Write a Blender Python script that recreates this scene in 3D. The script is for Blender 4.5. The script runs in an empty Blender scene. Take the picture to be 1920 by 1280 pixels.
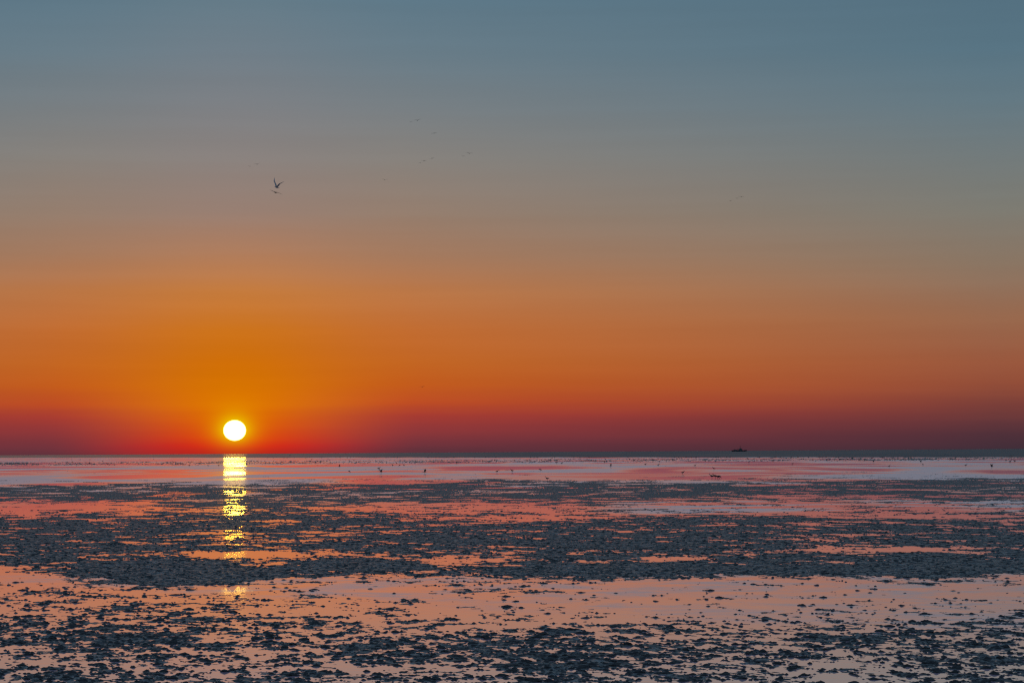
import bpy, math, random
import numpy as np
from mathutils import Matrix, Vector
R = math.radians
random.seed(7)
sc = bpy.context.scene
col = sc.collection

# ------------------------------------------------------------------ camera
CAM_H = 3.5
FPX = 4450.0                      # focal length in photo pixels (photo 1920 x 1280)
PITCH, ROLL = R(2.663), R(-0.358)
cd = bpy.data.cameras.new('camera')
cam = bpy.data.objects.new('camera', cd); col.objects.link(cam)
cd.sensor_width = 36.0; cd.lens = 36.0 * FPX / 1920.0
cd.clip_start = 0.5; cd.clip_end = 200000
ROT = Matrix.Rotation(R(90) + PITCH, 3, 'X') @ Matrix.Rotation(ROLL, 3, 'Z')
cam.matrix_world = Matrix.Translation((0, 0, CAM_H)) @ ROT.to_4x4()
sc.camera = cam

def ray(px, py):
    return (ROT @ Vector(((px - 960) / FPX, (640 - py) / FPX, -1.0))).normalized()
def at(px, py, z=0.0):
    """ground point seen at a photo pixel"""
    d = ray(px, py); t = (z - CAM_H) / d.z
    return Vector((d.x * t, d.y * t, z))
def air(px, py, dist):
    return Vector((0, 0, CAM_H)) + ray(px, py) * dist

# ------------------------------------------------------------------ sun and sky
sd = ray(440, 806.5)
SUN_AZ = math.atan2(sd.x, sd.y)
SUN_EL = math.asin(sd.z)
def lin(c):
    return tuple((v / 255 / 12.92) if v / 255 <= 0.04045 else ((v / 255 + 0.055) / 1.055) ** 2.4 for v in c)

world = bpy.data.worlds.new('World'); sc.world = world
world.use_nodes = True
nt = world.node_tree; nt.nodes.clear()
def N(tree, kind, **kw):
    n = tree.nodes.new(kind)
    for k, v in kw.items(): setattr(n, k, v)
    return n
def math_n(tree, op, a, b=None, c=None, clamp=False):
    n = tree.nodes.new('ShaderNodeMath'); n.operation = op; n.use_clamp = clamp
    for i, v in enumerate((a, b, c)):
        if v is None: continue
        if hasattr(v, 'links'): tree.links.new(v, n.inputs[i])
        else: n.inputs[i].default_value = v
    return n.outputs[0]
def map_n(tree, v, a, b, c=0.0, d=1.0, kind='SMOOTHSTEP'):
    n = tree.nodes.new('ShaderNodeMapRange'); n.interpolation_type = kind
    tree.links.new(v, n.inputs['Value'])
    for k, x in (('From Min', a), ('From Max', b), ('To Min', c), ('To Max', d)): n.inputs[k].default_value = x
    return n.outputs['Result']
def mix_n(tree, f, a, b, mode='MIX'):
    n = tree.nodes.new('ShaderNodeMix'); n.data_type = 'RGBA'; n.blend_type = mode
    for s, v in ((n.inputs[0], f), (n.inputs[6], a), (n.inputs[7], b)):
        if hasattr(v, 'links'): tree.links.new(v, s)
        elif isinstance(v, (int, float)): s.default_value = v
        else: s.default_value = (*v[:3], 1)
    return n.outputs[2]
def ramp_n(tree, f, stops, interp='LINEAR'):
    n = tree.nodes.new('ShaderNodeValToRGB'); cr = n.color_ramp; cr.interpolation = interp
    while len(cr.elements) < len(stops): cr.elements.new(0.5)
    for e, (p, c) in zip(cr.elements, sorted(stops)):
        e.position = p; e.color = (*c, 1)
    tree.links.new(f, n.inputs[0])
    return n.outputs[0]

tc = N(nt, 'ShaderNodeTexCoord')
sx = N(nt, 'ShaderNodeSeparateXYZ'); nt.links.new(tc.outputs['Generated'], sx.inputs[0])
X, Y, Z = sx.outputs
DEG = 180 / math.pi
el = math_n(nt, 'MULTIPLY', math_n(nt, 'ARCSINE', Z), DEG)
ca, sa = math.cos(SUN_AZ), math.sin(SUN_AZ)
fw = math_n(nt, 'ADD', math_n(nt, 'MULTIPLY', Y, ca), math_n(nt, 'MULTIPLY', X, sa))
rt = math_n(nt, 'SUBTRACT', math_n(nt, 'MULTIPLY', X, ca), math_n(nt, 'MULTIPLY', Y, sa))
az = math_n(nt, 'MULTIPLY', math_n(nt, 'ARCTAN2', rt, fw), DEG)          # degrees from the sun's bearing
azabs = math_n(nt, 'ABSOLUTE', az)
# thin stratified layers bend the colour bands a little
mp = N(nt, 'ShaderNodeCombineXYZ')
nt.links.new(math_n(nt, 'MULTIPLY', az, 0.10), mp.inputs[0]); nt.links.new(math_n(nt, 'MULTIPLY', el, 2.2), mp.inputs[1])
nz = N(nt, 'ShaderNodeTexNoise'); nz.inputs['Scale'].default_value = 1.0; nz.inputs['Detail'].default_value = 4
nt.links.new(mp.outputs[0], nz.inputs['Vector'])
layer = math_n(nt, 'SUBTRACT', nz.outputs['Fac'], 0.5)
elw = math_n(nt, 'ADD', el, math_n(nt, 'MULTIPLY', layer, 0.22))
elp = math_n(nt, 'DIVIDE', elw, 14.0, clamp=True)
HP = {}
def stops(hy, tab):
    return [(min(1.0, max(0.0, math.degrees(math.atan((hy - y) / FPX)) / 14.0)), lin(c)) for y, c in tab]
S0 = stops(851, [(852, (190, 34, 24)), (838, (218, 40, 16)), (820, (222, 66, 6)), (790, (220, 92, 0)), (760, (222, 116, 0)), (720, (213, 114, 2)),
                 (680, (208, 111, 8)), (620, (204, 115, 28)), (550, (198, 124, 62)), (480, (176, 125, 92)), (400, (152, 127, 114)), (300, (138, 130, 126)),
                 (200, (125, 128, 132)), (100, (112, 126, 136)), (0, (101, 124, 137)), (-200, (84, 112, 132))])
S1 = stops(848, [(850, (96, 50, 60)), (830, (118, 52, 60)), (800, (148, 56, 56)), (780, (168, 60, 50)), (755, (190, 76, 36)), (720, (196, 92, 28)),
                 (680, (196, 102, 34)), (620, (194, 108, 48)), (550, (188, 119, 70)), (480, (165, 122, 94)), (400, (149, 126, 110)), (300, (135, 129, 123)),
                 (200, (120, 127, 131)), (100, (105, 124, 135)), (0, (95, 121, 136)), (-200, (80, 110, 132))])
S2 = stops(841, [(843, (64, 46, 57)), (815, (80, 49, 58)), (790, (98, 54, 58)), (760, (122, 63, 57)), (720, (146, 78, 57)), (680, (153, 88, 62)),
                 (600, (152, 105, 78)), (500, (138, 118, 100)), (400, (125, 123, 114)), (300, (114, 123, 124)), (200, (100, 121, 131)),
                 (100, (88, 116, 131)), (0, (84, 112, 128)), (-200, (72, 102, 124))])
c0 = ramp_n(nt, elp, S0); c1 = ramp_n(nt, elp, S1); c2 = ramp_n(nt, elp, S2)
sky = mix_n(nt, map_n(nt, azabs, 0.0, 4.6), c0, c1)
sky = mix_n(nt, map_n(nt, azabs, 4.0, 18.2, kind='LINEAR'), sky, c2)
# the rest of the dome: away from the sunset and up to the zenith it settles to a dim slate blue
far = ramp_n(nt, math_n(nt, 'DIVIDE', el, 90.0, clamp=True),
             [(0.0, lin((70, 62, 76))), (0.08, lin((88, 92, 106))), (0.25, lin((84, 104, 124))), (0.6, lin((72, 98, 124))), (1.0, lin((64, 90, 120)))])
sky = mix_n(nt, map_n(nt, azabs, 20.0, 90.0), sky, far)
sky = mix_n(nt, map_n(nt, el, 10.5, 30.0), sky, far)
sky = mix_n(nt, 1.0, sky, ramp_n(nt, math_n(nt, 'ADD', math_n(nt, 'MULTIPLY', layer, 0.12), 0.5, clamp=True),
                                [(0.0, (0.5, 0.5, 0.5)), (1.0, (1.5, 1.5, 1.5))]), 'MULTIPLY')
# glow round the disc, then the disc itself (flattened by refraction)
de = math_n(nt, 'DIVIDE', math_n(nt, 'SUBTRACT', el, math.degrees(SUN_EL)), 0.915)
rr = math_n(nt, 'SQRT', math_n(nt, 'ADD', math_n(nt, 'MULTIPLY', az, az), math_n(nt, 'MULTIPLY', de, de)))
g1 = math_n(nt, 'POWER', 2.718, math_n(nt, 'MULTIPLY', math_n(nt, 'MAXIMUM', math_n(nt, 'SUBTRACT', rr, 0.27), 0.0), -4.6))
sky = mix_n(nt, math_n(nt, 'MULTIPLY', g1, map_n(nt, el, -0.1, 0.62, 0.25, 0.95)), sky, lin((236, 186, 0)))
SUN_R = math.degrees(math.atan(20.7 / FPX))
disc = map_n(nt, rr, SUN_R + 0.006, SUN_R - 0.008)
sky = mix_n(nt, disc, sky, (9.0, 6.0, 1.05))
bg = N(nt, 'ShaderNodeBackground'); bg.inputs['Strength'].default_value = 1.0
nt.links.new(sky, bg.inputs[0])
wo = N(nt, 'ShaderNodeOutputWorld'); nt.links.new(bg.outputs[0], wo.inputs[0])
world.cycles.sampling_method = 'MANUAL'; world.cycles.sample_map_resolution = 4096

sl = bpy.data.lights.new('sun', 'SUN'); sl.energy = 0.005; sl.angle = R(0.53); sl.color = (1.0, 0.54, 0.035)
so = bpy.data.objects.new('sun', sl); col.objects.link(so)
so.rotation_euler = (-sd).to_track_quat('-Z', 'Y').to_euler()

sc.view_settings.view_transform = 'Standard'; sc.view_settings.look = 'None'
sc.view_settings.exposure = 0.0; sc.view_settings.gamma = 1.0
sc.view_settings.use_curve_mapping = False
sc.render.engine = 'CYCLES'
sc.cycles.use_denoising = False
sc.cycles.filter_width = 1.3
sc.cycles.max_bounces = 6; sc.cycles.glossy_bounces = 3; sc.cycles.diffuse_bounces = 2
sc.cycles.sample_clamp_indirect = 4.0

# ------------------------------------------------------------------ helpers
def tag(o, label=None, cat=None, group=None, kind=None):
    for k, v in (('label', label), ('category', cat), ('group', group), ('kind', kind)):
        if v: o[k] = v
    return o
def mesh_obj(name, verts, faces, mats, parent=None, smooth=False, link=True):
    me = bpy.data.meshes.new(name)
    me.from_pydata(verts, [], faces)
    for m in (mats if isinstance(mats, (list, tuple)) else [mats]): me.materials.append(m)
    if smooth: me.polygons.foreach_set('use_smooth', [True] * len(me.polygons))
    me.update()
    o = bpy.data.objects.new(name, me)
    if link: col.objects.link(o)
    if parent: o.parent = parent
    return o
def np_mesh(name, V, F, mat, smooth=False):
    """numpy vertices and quads or triangles -> one mesh object"""
    me = bpy.data.meshes.new(name)
    k = F.shape[1]
    me.vertices.add(len(V)); me.vertices.foreach_set('co', V.astype(np.float32).ravel())
    me.loops.add(F.size); me.loops.foreach_set('vertex_index', F.astype(np.int32).ravel())
    me.polygons.add(len(F))
    me.polygons.foreach_set('loop_start', np.arange(0, F.size, k, dtype=np.int32))
    if smooth: me.polygons.foreach_set('use_smooth', np.ones(len(F), dtype=bool))
    me.update(calc_edges=True); me.validate()
    me.materials.append(mat)
    o = bpy.data.objects.new(name, me); col.objects.link(o)
    return o
def new_mat(name):
    m = bpy.data.materials.new(name); m.use_nodes = True
    m.node_tree.nodes.clear()
    t = m.node_tree
    out = N(t, 'ShaderNodeOutputMaterial')
    return m, t, out
def noise_tex(t, vec, scale, detail=3.0, rough=0.5, distortion=0.0):
    n = N(t, 'ShaderNodeTexNoise')
    n.inputs['Scale'].default_value = scale; n.inputs['Detail'].default_value = detail
    n.inputs['Roughness'].default_value = rough; n.inputs['Distortion'].default_value = distortion
    t.links.new(vec, n.inputs['Vector'])
    return n.outputs['Fac']
def mapping(t, vec, scale=(1, 1, 1), rot=(0, 0, 0), loc=(0, 0, 0)):
    n = N(t, 'ShaderNodeMapping')
    n.inputs['Scale'].default_value = scale; n.inputs['Rotation'].default_value = rot; n.inputs['Location'].default_value = loc
    t.links.new(vec, n.inputs['Vector'])
    return n.outputs[0]

# ------------------------------------------------------------------ materials
def water_material():
    m, t, out = new_mat('shallow_water')
    g = N(t, 'ShaderNodeNewGeometry'); P = g.outputs['Position']
    s = N(t, 'ShaderNodeSeparateXYZ'); t.links.new(P, s.inputs[0])
    px_, py_ = s.outputs[0], s.outputs[1]
    # wind-ruffled patches: farther out the flat lies open to the wind
    big = noise_tex(t, mapping(t, P, (1 / 42, 1 / 95, 1)), 1.0, 3, 0.6, 0.8)
    outer = map_n(t, py_, 112, 260)
    cats = map_n(t, big, 0.40, 0.60)
    r_far = math_n(t, 'MULTIPLY_ADD', cats, 0.19, 0.05)
    near_patch = math_n(t, 'MULTIPLY', map_n(t, math_n(t, 'MULTIPLY_ADD', px_, 0.9, py_), 50.5, 55.0), map_n(t, py_, 72, 66))
    near_patch = math_n(t, 'MULTIPLY', near_patch, map_n(t, noise_tex(t, mapping(t, P, (1 / 3.0, 1 / 2.2, 1), (0, 0, R(-12))), 1.0, 5, 0.7, 0.4), 0.38, 0.66))
    r_near = math_n(t, 'MULTIPLY_ADD', near_patch, 0.14, 0.06)
    mixr = N(t, 'ShaderNodeMix'); mixr.data_type = 'FLOAT'
    t.links.new(outer, mixr.inputs[0]); t.links.new(r_near, mixr.inputs[2]); t.links.new(r_far, mixr.inputs[3])
    lane = math_n(t, 'MULTIPLY', map_n(t, py_, 126, 136), map_n(t, py_, 176, 160))
    lane = math_n(t, 'MULTIPLY', math_n(t, 'MULTIPLY', lane, map_n(t, px_, 0, 10)), map_n(t, noise_tex(t, mapping(t, P, (1 / 14, 1 / 9, 1)), 1.0, 3, 0.6), 0.42, 0.56))
    rough = math_n(t, 'MAXIMUM', mixr.outputs[0], math_n(t, 'MULTIPLY', lane, 0.25))
    # ripples
    rip = noise_tex(t, mapping(t, P, (1.0, 2.4, 1), (0, 0, R(-10))), 2.2, 4, 0.55, 0.3)
    fine = noise_tex(t, mapping(t, P, (1.0, 2.0, 1), (0, 0, R(-10))), 9.0, 2, 0.5)
    b1 = N(t, 'ShaderNodeBump'); b1.inputs['Strength'].default_value = 1.0; b1.inputs['Distance'].default_value = 0.0016
    t.links.new(rip, b1.inputs['Height'])
    b2 = N(t, 'ShaderNodeBump'); b2.inputs['Distance'].default_value = 0.0012
    t.links.new(near_patch, b2.inputs['Strength']); t.links.new(fine, b2.inputs['Height']); t.links.new(b1.outputs[0], b2.inputs['Normal'])
    d = N(t, 'ShaderNodeBsdfDiffuse'); d.inputs[0].default_value = (0.37, 0.235, 0.28, 1)
    gl = N(t, 'ShaderNodeBsdfGlossy'); gl.inputs['Color'].default_value = (0.98, 0.98, 0.98, 1)
    t.links.new(rough, gl.inputs['Roughness']); t.links.new(b2.outputs[0], gl.inputs['Normal'])
    lw = N(t, 'ShaderNodeLayerWeight'); lw.inputs['Blend'].default_value = 0.5
    fr = math_n(t, 'MULTIPLY_ADD', math_n(t, 'POWER', lw.outputs['Facing'], 1.6), 0.95, 0.03)
    t.links.new(fr, gl.inputs['Color'])
    mx = N(t, 'ShaderNodeAddShader')                 # mirror of the sky over a milky, silty underlay
    t.links.new(d.outputs[0], mx.inputs[0]); t.links.new(gl.outputs[0], mx.inputs[1])
    t.links.new(mx.outputs[0], out.inputs[0])
    return m
def sea_material():
    m, t, out = new_mat('sea_water')
    g = N(t, 'ShaderNodeNewGeometry'); P = g.outputs['Position']
    p = N(t, 'ShaderNodeBsdfPrincipled')
    p.inputs['Base Color'].default_value = (0.02, 0.03, 0.042, 1)
    p.inputs['IOR'].default_value = 1.33
    w = noise_tex(t, mapping(t, P, (1 / 120, 1 / 300, 1)), 1.0, 3, 0.6)
    s = N(t, 'ShaderNodeSeparateXYZ'); t.links.new(P, s.inputs[0])
    lane = map_n(t, math_n(t, 'DIVIDE', s.outputs[0], s.outputs[1]), -0.16, 0.02, 0.24, 0.39)      # calmer water up the coast, breeze towards open sea
    t.links.new(math_n(t, 'ADD', lane, map_n(t, w, 0.3, 0.7, -0.03, 0.05)), p.inputs['Roughness'])
    t.links.new(p.outputs[0], out.inputs[0])
    return m
def mud_material():
    m, t, out = new_mat('wet_mud')
    g = N(t, 'ShaderNodeNewGeometry'); P = g.outputs['Position']
    p = N(t, 'ShaderNodeBsdfPrincipled')
    n1 = noise_tex(t, P, 0.9, 4, 0.65); n2 = noise_tex(t, mapping(t, P, (1, .5, 1)), 9, 4, 0.7)
    c = ramp_n(t, math_n(t, 'MULTIPLY_ADD', n2, 0.5, math_n(t, 'MULTIPLY', n1, 0.5)),
               [(0.38, (0.014, 0.014, 0.015)), (0.5, (0.066, 0.07, 0.071)), (0.62, (0.26, 0.275, 0.275))])
    t.links.new(c, p.inputs['Base Color'])
    t.links.new(map_n(t, noise_tex(t, mapping(t, P, (1, .35, 1), loc=(7, 3, 0)), 5, 4, 0.7), 0.42, 0.58, 0.33, 0.75), p.inputs['Roughness'])
    p.inputs['Specular IOR Level'].default_value = 0.5
    t.links.new(p.outputs[0], out.inputs[0])
    return m
def plain(name, c, rough=0.7, var=0.25, scale=20):
    m, t, out = new_mat(name)
    tcn = N(t, 'ShaderNodeTexCoord')
    p = N(t, 'ShaderNodeBsdfPrincipled')
    n1 = noise_tex(t, tcn.outputs['Object'], scale, 2)
    cc = ramp_n(t, n1, [(0.3, tuple(v * (1 - var) for v in c)), (0.7, tuple(v * (1 + var) for v in c))])
    t.links.new(cc, p.inputs['Base Color']); p.inputs['Roughness'].default_value = rough
    t.links.new(p.outputs[0], out.inputs[0])
    return m
M_water, M_sea, M_mud = water_material(), sea_material(), mud_material()
M_clump = plain('clump_mud', (0.035, 0.034, 0.034), 0.6, 0.4, 25)
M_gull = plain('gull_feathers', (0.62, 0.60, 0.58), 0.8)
M_gull_backlit = plain('backlit_feathers', (0.06, 0.055, 0.055), 0.8)  # backlit silhouette shade of the pale gulls put into the feather colour
M_beak = plain('beak_and_legs', (0.25, 0.12, 0.05), 0.6)
M_hull = plain('ship_hull', (0.10, 0.10, 0.11), 0.6, 0.2, 0.2)
M_ship = plain('ship_superstructure', (0.2, 0.18, 0.18), 0.6, 0.2, 0.2)

# ------------------------------------------------------------------ numpy gradient noise
_perm = np.random.RandomState(3).permutation(4096)
_grad = np.random.RandomState(4).uniform(0, 2 * np.pi, 4096); _gx, _gy = np.cos(_grad), np.sin(_grad)
def pnoise(x, y, seed=0):
    x = x + seed * 17.31; y = y - seed * 9.77
    xi = np.floor(x).astype(np.int64); yi = np.floor(y).astype(np.int64)
    xf = x - xi; yf = y - yi
    u = xf * xf * xf * (xf * (xf * 6 - 15) + 10); v = yf * yf * yf * (yf * (yf * 6 - 15) + 10)
    def g(ix, iy, dx, dy):
        h = _perm[(_perm[(ix + seed) & 4095] + iy) & 4095]
        return _gx[h] * dx + _gy[h] * dy
    a = g(xi, yi, xf, yf); b = g(xi + 1, yi, xf - 1, yf)
    c = g(xi, yi + 1, xf, yf - 1); d = g(xi + 1, yi + 1, xf - 1, yf - 1)
    return 1.5 * ((a + (b - a) * u) * (1 - v) + (c + (d - c) * u) * v)
def fbm(x, y, octs, seed, gain=0.5):
    s = 0; amp = 1
    for k in range(octs):
        s = s + amp * pnoise(x * 2 ** k, y * 2 ** k, seed + k); amp *= gain
    return s

# ------------------------------------------------------------------ where the mud lies above the water
def dist_of(v): return CAM_H * FPX / v
_base_v = np.array([6, 11, 15, 18, 20, 24, 40, 48, 54, 60, 70, 84, 92, 104, 112, 130, 160, 195, 207, 222, 232, 245, 300, 318, 335, 380, 433, 520])
_base_c = np.array([-.9, -.7, -.3, -.1, -.5, -1.2, -1.2, -.7, -.35, .15, .3, .25, .03, .03, .2, .3, .28, .3, .22, .17, -.35, -.46, -.48, -.36, -.2, -.2, -.18, -.15])
_bd = dist_of(_base_v)[::-1]; _bc = _base_c[::-1]
FEAT = [  # photo box of a bank (+) or a pool (-), turned into an ellipse on the ground: x0, y0, x1, y1, weight
    (-60, 1100, 340, 1290, .2), (-80, 1060, 150, 1090, -.8), (110, 1058, 520, 1096, 1.1), (250, 1070, 480, 1098, .6),
    (520, 1049, 810, 1073, 1.1), (930, 1058, 1330, 1084, 1.2), (1180, 1056, 1960, 1080, 1.1), (1500, 1050, 2000, 1074, 1.0),
    (320, 1033, 620, 1046, -1.5), (470, 1053, 640, 1060, -1.0), (760, 1046, 940, 1058, -.7), (1480, 1024, 1860, 1036, -1.1), (1180, 1043, 1350, 1050, -1.2),
    (1390, 1053, 1800, 1059, -.8), (800, 1086, 2000, 1165, -.45), (1050, 938, 2000, 968, -.65), (-50, 942, 260, 968, -.7),
    (600, 944, 1010, 962, -.6), (840, 966, 1130, 976, -.9), (1580, 964, 1960, 974, -1.0), (640, 1244, 900, 1264, -.6),
    (1440, 1240, 1620, 1290, -.4), (60, 1225, 120, 1245, -.5), (640, 1215, 840, 1250, .45), (870, 1195, 1190, 1250, .4), (1490, 1190, 1720, 1216, .4),
    (1640, 1195, 2000, 1290, .25), (180, 1190, 330, 1215, .4), (560, 1010, 940, 1030, .3), (960, 1000, 1500, 1040, .3), (0, 985, 330, 1052, .25),
    (1420, 1255, 1440, 1290, .3), (1780, 1090, 1960, 1130, -.3), (-30, 861, 60, 868, 1.0), (1590, 860, 1800, 863, .5),
    (1850, 1078, 1880, 1082, .6), (1700, 1076, 1840, 1083, 1.2), (640, 1085, 800, 1094, .6), (830, 1100, 1040, 1114, .5), (400, 1060, 560, 1064, -.6)]
_feat = []
for (x0, y0, x1, y1, w) in FEAT:
    a = at((x0 + x1) / 2, y0); b = at((x0 + x1) / 2, y1); m = at((x0 + x1) / 2, (y0 + y1) / 2)
    la, lb = math.log(a.y), math.log(b.y)
    _feat.append((m.x / m.y, (la + lb) / 2, (x1 - x0) / 2 / FPX, abs(la - lb) / 2, w))
def coverage(x, y):
    c = np.interp(y, _bd, _bc)
    ly = np.log(y); s = x / y
    for (fx, fl, rx, rl, w) in _feat:
        q = ((s - fx) / rx) ** 2 + ((ly - fl) / rl) ** 2
        c = c + w * np.exp(-np.minimum(q, 30) ** 1.5 * 0.9)
    return c
def mud_field(x, y):
    c = coverage(x, y)
    xs = x + 0.25 * y; f = 1 + 0 * y
    n = 0
    a0 = np.log(0.36 * (np.clip(y, 30, 400) / 40) ** 1.45)       # patches grow coarser towards the sea
    for k, a in enumerate((18, 9, 4.4, 2.2, 1.1, .55, .27, .14)):
        w = 0.16 + 0.54 * np.exp(-(math.log(a) - a0 + 0.25) ** 2 / 2.2)
        n = n + w * pnoise((x + 0.22 * y) / a, (y - 0.1 * x) / (1.6 * a), 3 + 2 * k)
    return c + n
def mud_height(x, y):
    f = mud_field(x, y)
    lump = np.maximum(pnoise(x / 0.085, y / 0.12, 21), 0) + 0.7 * np.maximum(pnoise(x / 0.16, y / 0.24, 25), 0)
    z = 0.010 * np.clip(f, -1.5, 1.1) + 0.020 * lump * np.clip(f * 1.5 + 0.35, 0, 1)
    return z

# ------------------------------------------------------------------ setting: water, sea, mudflat
shore = []
for i, px in enumerate(np.linspace(-260, 1930, 260)):
    t = (px) / 1920
    yy = 857.6 - 0.8 * t + 0.35 * float(pnoise(np.array([px / 90.0]), np.array([0.3]), 31)[0]) + 0.25 * float(pnoise(np.array([px / 23.0]), np.array([1.3]), 33)[0])
    p = at(px, yy); shore.append((p.x, p.y, 0.006))
shore.insert(0, (-60000, shore[0][1] + 9000, 0.006))
shore += [(shore[-1][0] + 400, shore[-1][1] - 150, 0.006), (60000, shore[-1][1] - 150, 0.006)]
ns = len(shore)
verts = shore + [(x if abs(x) > 50000 else x * 8, 90000.0, 0.006) for (x, y, z) in shore]
sea = tag(mesh_obj('sea', verts, [(i, i + 1, ns + i + 1, ns + i) for i in range(ns - 1)], M_sea), kind='structure')
wat = tag(mesh_obj('shallow_water', [(-60000, -200, 0), (60000, -200, 0), (60000, 14000, 0), (-60000, 14000, 0)], [(0, 1, 2, 3)], M_water), kind='structure')

NC, V0, V1, DV = 1380, 13.0, 560.0, 0.6
vs = np.arange(V1, V0, -DV); ds = dist_of(vs)
ss = np.linspace(-0.245, 0.245, NC); sw = np.linspace(0.2458, 0.46, 210); ss = np.concatenate([-sw[::-1], ss, sw]); dss = np.gradient(ss)
rs = np.random.RandomState(11)
S, D = np.meshgrid(ss, ds)
dd = np.gradient(ds)
D = D + (rs.rand(*D.shape) - 0.5) * 0.7 * dd[:, None]
Xg = (S + (rs.rand(*S.shape) - 0.5) * 0.7 * dss[None, :]) * D
Zg = mud_height(Xg.ravel(), D.ravel()).reshape(D.shape)
idx = np.arange(D.size).reshape(D.shape)
q = np.stack([idx[:-1, :-1], idx[:-1, 1:], idx[1:, 1:], idx[1:, :-1]], -1).reshape(-1, 4)
zq = Zg.ravel()[q].max(1)
q = q[zq > -0.0005]
used = np.unique(q); remap = np.full(D.size, -1); remap[used] = np.arange(len(used))
V = np.stack([Xg.ravel()[used], D.ravel()[used], Zg.ravel()[used]], -1)
mud = tag(np_mesh('mudflat', V, remap[q], M_mud), kind='structure')
print('mud quads', len(q))

# ------------------------------------------------------------------ worm casts and mud clumps standing out of the water
def clump_shape(rng, seg, rings):
    """low, ragged heap: verts of unit radius, unit height"""
    v = [(0.1 * rng.uniform(-1, 1), 0.1 * rng.uniform(-1, 1), 1.0)]; f = []
    lobes = [(rng.uniform(0, 6.28), rng.uniform(0.2, 0.5)) for _ in range(3)]
    for k in range(1, rings + 1):
        r = k / rings
        for i in range(seg):
            a = 2 * math.pi * (i + 0.5 * (k % 2)) / seg
            lob = 1 + sum(w * math.cos((j + 1) * (a - p)) for j, (p, w) in enumerate(lobes)) * 0.45
            rad = r * lob * rng.uniform(0.8, 1.2)
            z = (1 - r) ** 0.8 * rng.uniform(0.6, 1.25) if k < rings else -0.35
            v.append((rad * math.cos(a), rad * math.sin(a), z))
    for i in range(seg):
        f.append((0, 1 + i, 1 + (i + 1) % seg))
    for k in range(1, rings):
        a0, b0 = 1 + (k - 1) * seg, 1 + k * seg
        for i in range(seg):
            j = (i + 1) % seg
            f.append((a0 + i, b0 + i, b0 + j)); f.append((a0 + i, b0 + j, a0 + j))
    return v, f
rng = random.Random(5)
NCL = 130000
lo, hi = dist_of(470), dist_of(100)
v_ = rs.uniform(100, 470, NCL); cy = dist_of(v_)
cs = rs.uniform(-0.25, 0.25, NCL); side = rs.rand(NCL) < 0.2
cs = np.where(side, np.sign(cs) * (0.25 + 0.84 * np.abs(cs)), cs); cx = cs * cy
cf = mud_field(cx, cy)
keep = rs.rand(NCL) < np.clip((cf + 0.62) * 0.9, 0, 1) * np.where(cf > 0.5, 0.35, 1.0)
cx, cy, cf = cx[keep], cy[keep], cf[keep]
rad = np.exp(rs.normal(math.log(0.028), 0.5, len(cx))); rad = np.clip(rad, 0.014, 0.12) * (cy / 40) ** 0.55
pick = np.argsort(-rad / cy * (np.abs(cx / cy) < 0.21))
order = np.concatenate([pick[:300], rs.permutation(pick[300:])])
cx, cy, rad = cx[order], cy[order], rad[order]
keep = np.arange(len(cx)) < 38000
print('clumps', keep.sum())
cx, cy, rad = cx[keep], cy[keep], rad[keep]
cz = np.maximum(mud_height(cx, cy), 0.0) - 0.002
shapes = []
for k in range(14):
    v, f = clump_shape(rng, 8, 3)
    me = bpy.data.meshes.new('mud_clump'); me.from_pydata(v, [], f); me.materials.append(M_clump); me.update()
    shapes.append(me)
for i in range(300):
    o = bpy.data.objects.new('mud_clump', shapes[i % 14]); col.objects.link(o); o.parent = mud
    o.location = (cx[i], cy[i], cz[i]); o.rotation_euler = (0, 0, rng.uniform(0, 6.28))
    o.scale = (rad[i] * rng.uniform(0.9, 1.5), rad[i] * rng.uniform(0.8, 1.2), min(0.045, rad[i] * rng.uniform(0.35, 0.6)))
small = []
for k in range(20):
    v, f = clump_shape(rng, 6, 2); small.append((np.array(v), np.array(f)))
Vs, Fs, off = [], [], 0
for i in range(300, len(cx)):
    v, f = small[i % 20]; a = rng.uniform(0, 6.28); c, s = math.cos(a), math.sin(a)
    w = v * np.array((rad[i] * rng.uniform(0.9, 1.6), rad[i], min(0.035, rad[i] * rng.uniform(0.3, 0.6))))
    Vs.append(np.stack([w[:, 0] * c - w[:, 1] * s + cx[i], w[:, 0] * s + w[:, 1] * c + cy[i], w[:, 2] + cz[i]], -1))
    Fs.append(f + off); off += len(v)
worm = np_mesh('worm_casts', np.concatenate(Vs), np.concatenate(Fs), M_clump)
tag(worm, kind='stuff'); worm.parent = mud

# ------------------------------------------------------------------ gulls
def loft(rings, n=8):
    """rings: (x, y, z, ry, rz) centres along x with elliptical section"""
    v, f = [], []
    for (x, y, z, ry, rz) in rings:
        for i in range(n):
            a = 2 * math.pi * i / n
            v.append((x, y + ry * math.cos(a), z + rz * math.sin(a)))
    for k in range(len(rings) - 1):
        for i in range(n):
            j = (i + 1) % n
            f.append((k * n + i, k * n + j, (k + 1) * n + j, (k + 1) * n + i))
    f.append(tuple(range(n - 1, -1, -1))); b = (len(rings) - 1) * n; f.append(tuple(range(b, b + n)))
    return v, f
def tube(p, q, r0, r1, n=5):
    p, q = Vector(p), Vector(q); d = (q - p).normalized()
    u = d.orthogonal().normalized(); w = d.cross(u)
    v = [tuple(c + (u * math.cos(6.283 * i / n) + w * math.sin(6.283 * i / n)) * r) for c, r in ((p, r0), (q, r1)) for i in range(n)]
    f = [(i, (i + 1) % n, n + (i + 1) % n, n + i) for i in range(n)] + [tuple(range(n - 1, -1, -1)), tuple(range(n, 2 * n))]
    return v, f
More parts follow.
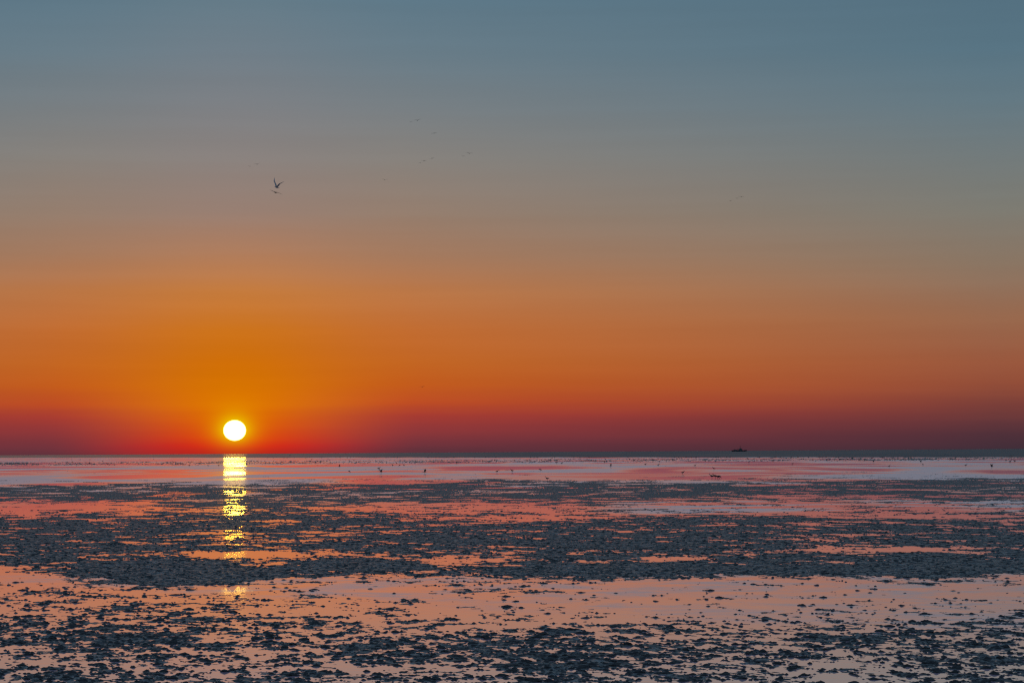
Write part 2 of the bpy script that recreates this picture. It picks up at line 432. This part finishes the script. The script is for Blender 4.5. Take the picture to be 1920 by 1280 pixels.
def wing(side, sh, el_, wr, tip, chord):
    """thin swept wing: shoulder, elbow, wrist, tip joints"""
    pts = [Vector(p) for p in (sh, el_, wr, tip)]; ch = chord
    v, f = [], []
    for p, c, th in zip(pts, ch, (0.028, 0.02, 0.013, 0.004)):
        for (dx, dz) in ((0.35, 0), (0.12, 1), (-0.25, .6), (-0.65, 0), (-0.25, -.4), (0.12, -.6)):
            v.append((p.x + dx * c, p.y * side, p.z + dz * th))
    for k in range(3):
        for i in range(6):
            j = (i + 1) % 6
            q4 = (k * 6 + i, k * 6 + j, (k + 1) * 6 + j, (k + 1) * 6 + i)
            f.append(q4 if side > 0 else q4[::-1])
    f.append(tuple(range(18, 24)))
    return v, f
def join(parts):
    V, F, M = [], [], []
    for (v, f), m in parts:
        o = len(V); V += v; F += [tuple(i + o for i in q_) for q_ in f]; M += [m] * len(f)
    return V, F, M
def bird_mesh(parts):
    V, F, M = join(parts)
    me = bpy.data.meshes.new('gull'); me.from_pydata(V, [], F)
    for m in (M_gull, M_gull_backlit, M_beak): me.materials.append(m)
    me.polygons.foreach_set('material_index', M); me.polygons.foreach_set('use_smooth', [True] * len(F)); me.update()
    return me
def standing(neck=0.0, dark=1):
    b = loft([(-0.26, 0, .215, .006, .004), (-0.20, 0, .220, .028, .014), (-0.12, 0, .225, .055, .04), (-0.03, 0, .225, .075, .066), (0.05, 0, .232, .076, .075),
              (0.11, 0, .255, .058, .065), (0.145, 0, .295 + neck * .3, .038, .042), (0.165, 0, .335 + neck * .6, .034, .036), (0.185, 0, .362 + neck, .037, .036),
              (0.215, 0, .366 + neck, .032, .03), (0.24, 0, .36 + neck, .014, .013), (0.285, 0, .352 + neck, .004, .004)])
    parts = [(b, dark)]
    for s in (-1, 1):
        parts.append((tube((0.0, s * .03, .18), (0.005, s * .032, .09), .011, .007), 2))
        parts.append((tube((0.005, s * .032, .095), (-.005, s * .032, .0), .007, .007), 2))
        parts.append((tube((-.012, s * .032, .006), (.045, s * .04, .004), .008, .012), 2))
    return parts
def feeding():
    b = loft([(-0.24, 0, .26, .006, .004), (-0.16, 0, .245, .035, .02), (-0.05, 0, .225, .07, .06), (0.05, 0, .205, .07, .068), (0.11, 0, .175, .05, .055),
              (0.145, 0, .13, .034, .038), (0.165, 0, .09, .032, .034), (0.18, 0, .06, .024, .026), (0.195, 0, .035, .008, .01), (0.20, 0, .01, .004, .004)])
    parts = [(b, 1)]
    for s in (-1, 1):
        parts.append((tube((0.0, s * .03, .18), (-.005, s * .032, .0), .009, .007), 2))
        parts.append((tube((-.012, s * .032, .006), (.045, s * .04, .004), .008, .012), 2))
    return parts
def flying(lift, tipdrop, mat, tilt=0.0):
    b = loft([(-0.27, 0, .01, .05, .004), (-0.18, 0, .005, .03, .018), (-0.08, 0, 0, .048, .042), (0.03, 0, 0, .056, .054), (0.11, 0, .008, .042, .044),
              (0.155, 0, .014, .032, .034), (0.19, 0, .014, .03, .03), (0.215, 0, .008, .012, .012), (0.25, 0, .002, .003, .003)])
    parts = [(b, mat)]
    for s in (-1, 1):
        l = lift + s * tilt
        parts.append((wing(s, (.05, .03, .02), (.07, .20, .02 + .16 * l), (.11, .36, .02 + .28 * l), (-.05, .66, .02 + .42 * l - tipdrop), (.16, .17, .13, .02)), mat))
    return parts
ME = {'stand': bird_mesh(standing()), 'tall': bird_mesh(standing(.05)), 'feed': bird_mesh(feeding()),
      'raised': bird_mesh([((([(x, y, z + .235) for x, y, z in v]), f), m) for (v, f), m in flying(.95, 0.03, 1)]
                          + [p for p in standing()[1:]]),
      'glide': bird_mesh(flying(.35, .06, 1)), 'flat': bird_mesh(flying(.1, .07, 1)), 'bank': bird_mesh(flying(.15, .05, 1, .35)), 'up': bird_mesh(flying(1.25, -.10, 0, -.25))}
def bird(kind, loc, rz, scale, label, group=None, tilt=(0, 0)):
    o = bpy.data.objects.new('gull', ME[kind]); col.objects.link(o)
    o.location = loc; o.rotation_euler = (tilt[0], tilt[1], rz); o.scale = (scale,) * 3
    return tag(o, label, 'gull', group)
W = 'gulls resting along the tide line'
O = 'gulls scattered over the shining wet flat'
# the flat seen in four strips of the photo, 4 x enlarged: strip start, then (x, y) of each bird
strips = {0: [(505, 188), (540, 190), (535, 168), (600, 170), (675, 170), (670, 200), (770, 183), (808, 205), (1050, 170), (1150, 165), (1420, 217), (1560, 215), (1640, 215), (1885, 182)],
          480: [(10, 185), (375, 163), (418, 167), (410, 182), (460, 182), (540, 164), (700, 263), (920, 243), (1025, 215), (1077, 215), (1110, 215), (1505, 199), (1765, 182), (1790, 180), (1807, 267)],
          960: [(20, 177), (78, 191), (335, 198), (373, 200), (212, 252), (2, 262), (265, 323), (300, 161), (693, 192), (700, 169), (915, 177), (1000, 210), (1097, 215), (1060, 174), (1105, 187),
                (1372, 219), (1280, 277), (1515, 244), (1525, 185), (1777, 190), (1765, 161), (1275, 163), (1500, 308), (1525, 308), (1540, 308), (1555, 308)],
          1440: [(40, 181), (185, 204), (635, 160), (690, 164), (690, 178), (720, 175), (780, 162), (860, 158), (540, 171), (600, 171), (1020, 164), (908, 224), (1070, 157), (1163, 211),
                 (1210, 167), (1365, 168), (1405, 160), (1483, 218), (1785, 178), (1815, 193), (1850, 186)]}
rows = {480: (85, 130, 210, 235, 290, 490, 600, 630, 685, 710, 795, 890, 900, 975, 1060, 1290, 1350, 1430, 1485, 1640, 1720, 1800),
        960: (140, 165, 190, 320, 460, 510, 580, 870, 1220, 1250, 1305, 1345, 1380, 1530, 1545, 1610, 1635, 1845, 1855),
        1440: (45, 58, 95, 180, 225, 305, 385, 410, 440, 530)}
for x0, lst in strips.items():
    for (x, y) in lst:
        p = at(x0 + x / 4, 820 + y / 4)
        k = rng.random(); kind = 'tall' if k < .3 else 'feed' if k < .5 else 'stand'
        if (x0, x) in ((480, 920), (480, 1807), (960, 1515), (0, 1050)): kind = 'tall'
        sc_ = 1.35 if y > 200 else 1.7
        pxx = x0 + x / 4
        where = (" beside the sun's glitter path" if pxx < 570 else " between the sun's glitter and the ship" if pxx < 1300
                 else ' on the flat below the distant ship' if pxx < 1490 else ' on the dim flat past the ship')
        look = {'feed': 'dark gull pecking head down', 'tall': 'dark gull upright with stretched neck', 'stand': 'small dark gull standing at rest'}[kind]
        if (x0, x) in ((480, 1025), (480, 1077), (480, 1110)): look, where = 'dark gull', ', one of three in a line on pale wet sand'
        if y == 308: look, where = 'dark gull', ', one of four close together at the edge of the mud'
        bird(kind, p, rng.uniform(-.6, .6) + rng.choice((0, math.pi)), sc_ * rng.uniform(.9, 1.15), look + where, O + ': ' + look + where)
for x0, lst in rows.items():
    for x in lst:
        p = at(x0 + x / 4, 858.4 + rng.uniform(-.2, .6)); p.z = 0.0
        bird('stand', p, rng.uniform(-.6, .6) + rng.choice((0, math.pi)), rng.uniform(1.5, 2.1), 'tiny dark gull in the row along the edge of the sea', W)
for (x, y) in ((480 + 625 / 4, 820 + 224 / 4), (480 + 940 / 4, 820 + 270 / 4), (480 + 1265 / 4, 820 + 271 / 4), (480 + 1700 / 4, 820 + 184 / 4), (960 + 740 / 4, 820 + 222 / 4),
               (1440 + 790 / 4, 820 + 188 / 4), (1440 + 1147 / 4, 820 + 190 / 4), (1440 + 1680 / 4, 820 + 229 / 4)):
    bird('raised', at(x, y), rng.uniform(-.5, .5) + rng.choice((0, math.pi)), 1.3, 'dark gull on the wet flat with wings raised', 'gulls on the flat with raised wings')
# gulls in the air
bird('up', air(519, 351.5, 215), R(225), 1.15, 'gull flapping with both wings raised high in the evening sky', tilt=(R(-10), R(-8)))
bird('bank', air(517, 361, 205), R(245), 1.0, 'dark gull gliding just below the gull with raised wings', tilt=(R(-34), R(5)))
for i, (x, y, d, s) in enumerate([(783, 226, 480, 1.0), (814, 250, 560, 1.0), (880, 288, 540, 1.0), (810, 297, 620, 1.0), (795, 302, 600, 1.0), (788, 305.5, 820, 1.0), (482, 308, 560, 1.0),
                                  (468, 312, 900, 1.0), (721, 337, 640, 1.0), (1390, 369, 600, 1.0), (1382, 372, 900, 1.0), (1370, 376.5, 850, 1.0), (868, 293, 900, 1.0), (770, 229, 900, 1.0)]):
    bird('flat' if i % 2 else 'glide', air(x, y, d * .8), R(rng.choice((70, 85, 100, 255, 280))), s, 'tiny distant gull gliding across the grey evening sky', 'far gulls gliding in the sky', tilt=(R(rng.uniform(-12, 12)), 0))
bird('glide', air(792, 725, 420), R(80), .95, 'gull gliding low against the orange sky beside the sun', tilt=(R(-8), 0))
for (x, y) in ((480 + 255 / 4, 820 + 141 / 4), (1440 + 1325 / 4, 820 + 135 / 4), (1440 + 1830 / 4, 820 + 145 / 4), (1440 + 1812 / 4, 820 + 148 / 4)):
    bird('raised', air(x, y, 1000), R(rng.uniform(60, 120)), 1.5, 'dark gull flapping low over the dark strip of sea', 'gulls low over the sea')

# ------------------------------------------------------------------ ship on the horizon
def box(name, x0, x1, y0, y1, z0, z1, mat, parent, taper=0.0):
    v = [(x0, y0, z0), (x1, y0, z0), (x1, y1, z0), (x0, y1, z0), (x0 + taper, y0, z1), (x1 - taper, y0, z1), (x1 - taper, y1, z1), (x0 + taper, y1, z1)]
    f = [(3, 2, 1, 0), (4, 5, 6, 7), (0, 1, 5, 4), (1, 2, 6, 5), (2, 3, 7, 6), (3, 0, 4, 7)]
    return mesh_obj(name, v, f, mat, parent)
ship = bpy.data.objects.new('ship', None); col.objects.link(ship)
g = at(1388, 843.6); g.normalize()
sp = ray(1386, 846)
ship.location = (sp.x / sp.y * 9000, 9000, 0.0)
tag(ship, 'small dark ship with mast on the hazy sea horizon', 'ship')
L, B = 58.0, 11.0
hv, hf = [], []
for (x, hw, zt) in ((-.5, .42, 5.0), (-.35, .5, 4.6), (0, .5, 4.4), (.28, .46, 4.8), (.42, .26, 5.6), (.5, .03, 6.4)):
    hv += [(x * L, -hw * B, zt), (x * L * .97, -hw * B * .75, -1), (x * L * .97, hw * B * .75, -1), (x * L, hw * B, zt)]
for k in range(5):
    a = k * 4; b = a + 4
    hf += [(a, b, b + 1, a + 1), (a + 1, b + 1, b + 2, a + 2), (a + 2, b + 2, b + 3, a + 3), (a + 3, b + 3, b, a)]
hf += [(3, 2, 1, 0), (20, 21, 22, 23)]
mesh_obj('hull', hv, hf, M_hull, ship)
ss_ = box('superstructure', -2, 12, -4.2, 4.2, 4.3, 9.5, M_ship, ship, .6)
box('bridge', 1.5, 9, -4.6, 4.6, 9.5, 12.2, M_ship, ss_, .5)
box('deckhouse', -22, -8, -3.6, 3.6, 4.3, 7.2, M_ship, ship, .5)
box('funnel', -6, -3.2, -1.4, 1.4, 4.3, 10.5, M_hull, ship, .4)
v, f = tube((4, 0, 12), (4, 0, 24), .55, .3, 6); mst = mesh_obj('mast', v, f, M_hull, ship)
v, f = tube((4, -2.5, 20), (4, 2.5, 20), .25, .25, 5); mesh_obj('crosstree', v, f, M_hull, mst)
box('radar', 2.8, 5.2, -.6, .6, 17, 18.6, M_hull, mst)
v, f = tube((-14, 0, 7), (-21, 0, 14), .4, .25, 5); mesh_obj('crane', v, f, M_hull, ship)
